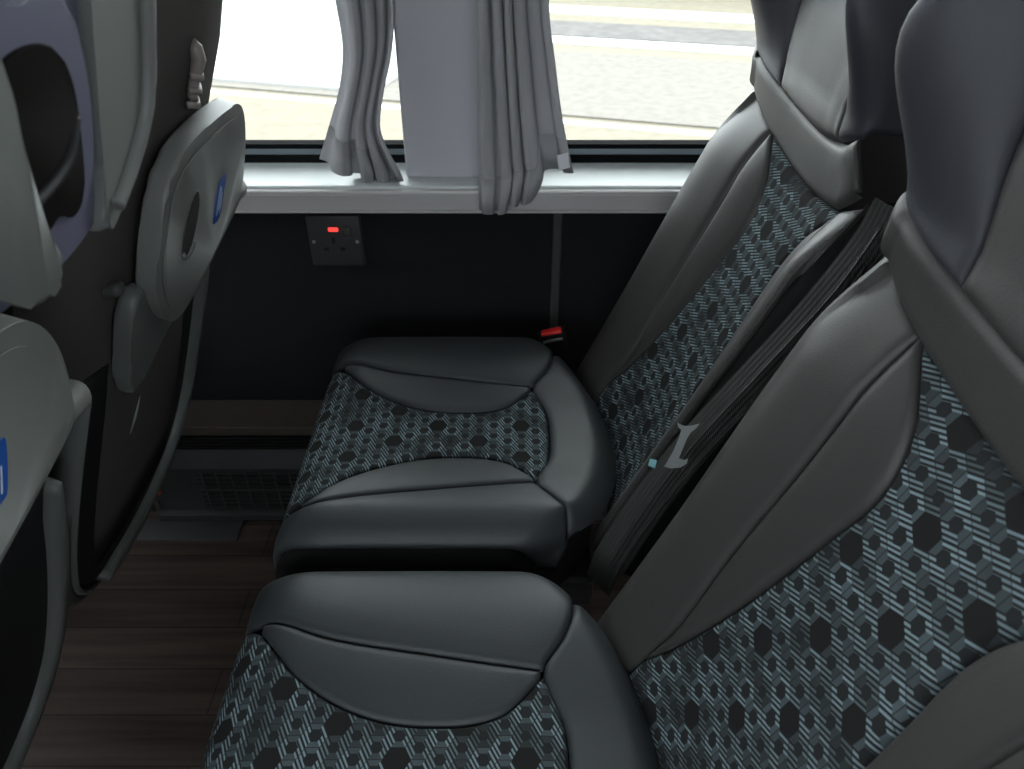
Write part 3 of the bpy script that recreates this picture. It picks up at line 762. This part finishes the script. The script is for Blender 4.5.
M['far'] = mat('far', (.13, .095, .075, 1), .9, .3, 3)
def off(px, py): return (gp(px, py) - A).dot(nr)
o_k = off(650, 122)
struct('ground_street', BX(-70, 70, 1.6, 70, GZ - .3, GZ), 'road')
strip('road_line', 'white_line', off(640, 131), off(640, 127), 0, .006, 'white painted line nearest the coach on the street', 'road marking')
strip('ground_paving', 'paving', off(650, 124), off(650, 58), 0, .02)
M['glare_white'] = mat('glare_white', (.32, .32, .31, 1), .9, .1, 8)  # paving washed out by glare, the brightness put into the colour
def glare_patch(o0, o1, a0, a1):  # added slab that paints the glare outside the left window
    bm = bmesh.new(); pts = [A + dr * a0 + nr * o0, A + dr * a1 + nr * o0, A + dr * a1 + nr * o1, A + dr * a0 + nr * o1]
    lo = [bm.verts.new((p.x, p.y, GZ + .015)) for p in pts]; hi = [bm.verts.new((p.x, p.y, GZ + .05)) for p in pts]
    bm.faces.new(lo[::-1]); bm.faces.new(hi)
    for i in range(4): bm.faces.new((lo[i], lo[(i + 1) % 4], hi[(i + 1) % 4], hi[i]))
    struct('ground_glare', bm, 'glare_white')
glare_patch(off(330, 92), off(330, -30), -20, (gp(430, 60) - A).dot(dr))
strip('road_line', 'white_line', off(650, 50), off(650, 44), 0, .03, 'white painted line beyond the pale paving', 'road marking')
strip('ground_kerb', 'kerb', off(650, 43), off(650, 28), 0, .03)
strip('road_line', 'white_line', off(650, 19), off(650, 12), 0, .03, 'farthest white kerb line at the top of the right window', 'road marking')
strip('wall_street', 'far', off(650, -12), off(650, -20), 0, 1.6)

# ------------------------------------------------------------------ light: bright overcast daylight
w = bpy.data.worlds.new('world'); bpy.context.scene.world = w; w.use_nodes = True; nt = w.node_tree
bg = nt.nodes['Background']; tc = nt.nodes.new('ShaderNodeTexCoord'); sxyz = nt.nodes.new('ShaderNodeSeparateXYZ'); cr = nt.nodes.new('ShaderNodeValToRGB')
nt.links.new(tc.outputs['Generated'], sxyz.inputs[0]); nt.links.new(sxyz.outputs['Z'], cr.inputs[0])
# brighter and warmer on the kerb side, cooler and dimmer behind the coach
ma = nt.nodes.new('ShaderNodeMapRange'); ma.inputs['From Min'].default_value = -.6; ma.inputs['From Max'].default_value = .6
nt.links.new(sxyz.outputs['Y'], ma.inputs['Value']); nt.links.new(ma.outputs[0], cr.inputs[0])
cr.color_ramp.elements[0].color = (.62, .68, .72, 1); cr.color_ramp.elements[1].color = (.92, .97, 1.0, 1)
nt.links.new(cr.outputs[0], bg.inputs['Color']); bg.inputs['Strength'].default_value = 8.5
sc = bpy.context.scene
sc.view_settings.view_transform = 'Standard'; sc.view_settings.look = 'None'; sc.view_settings.exposure = 0; sc.view_settings.gamma = 1
sc.view_settings.use_curve_mapping = False
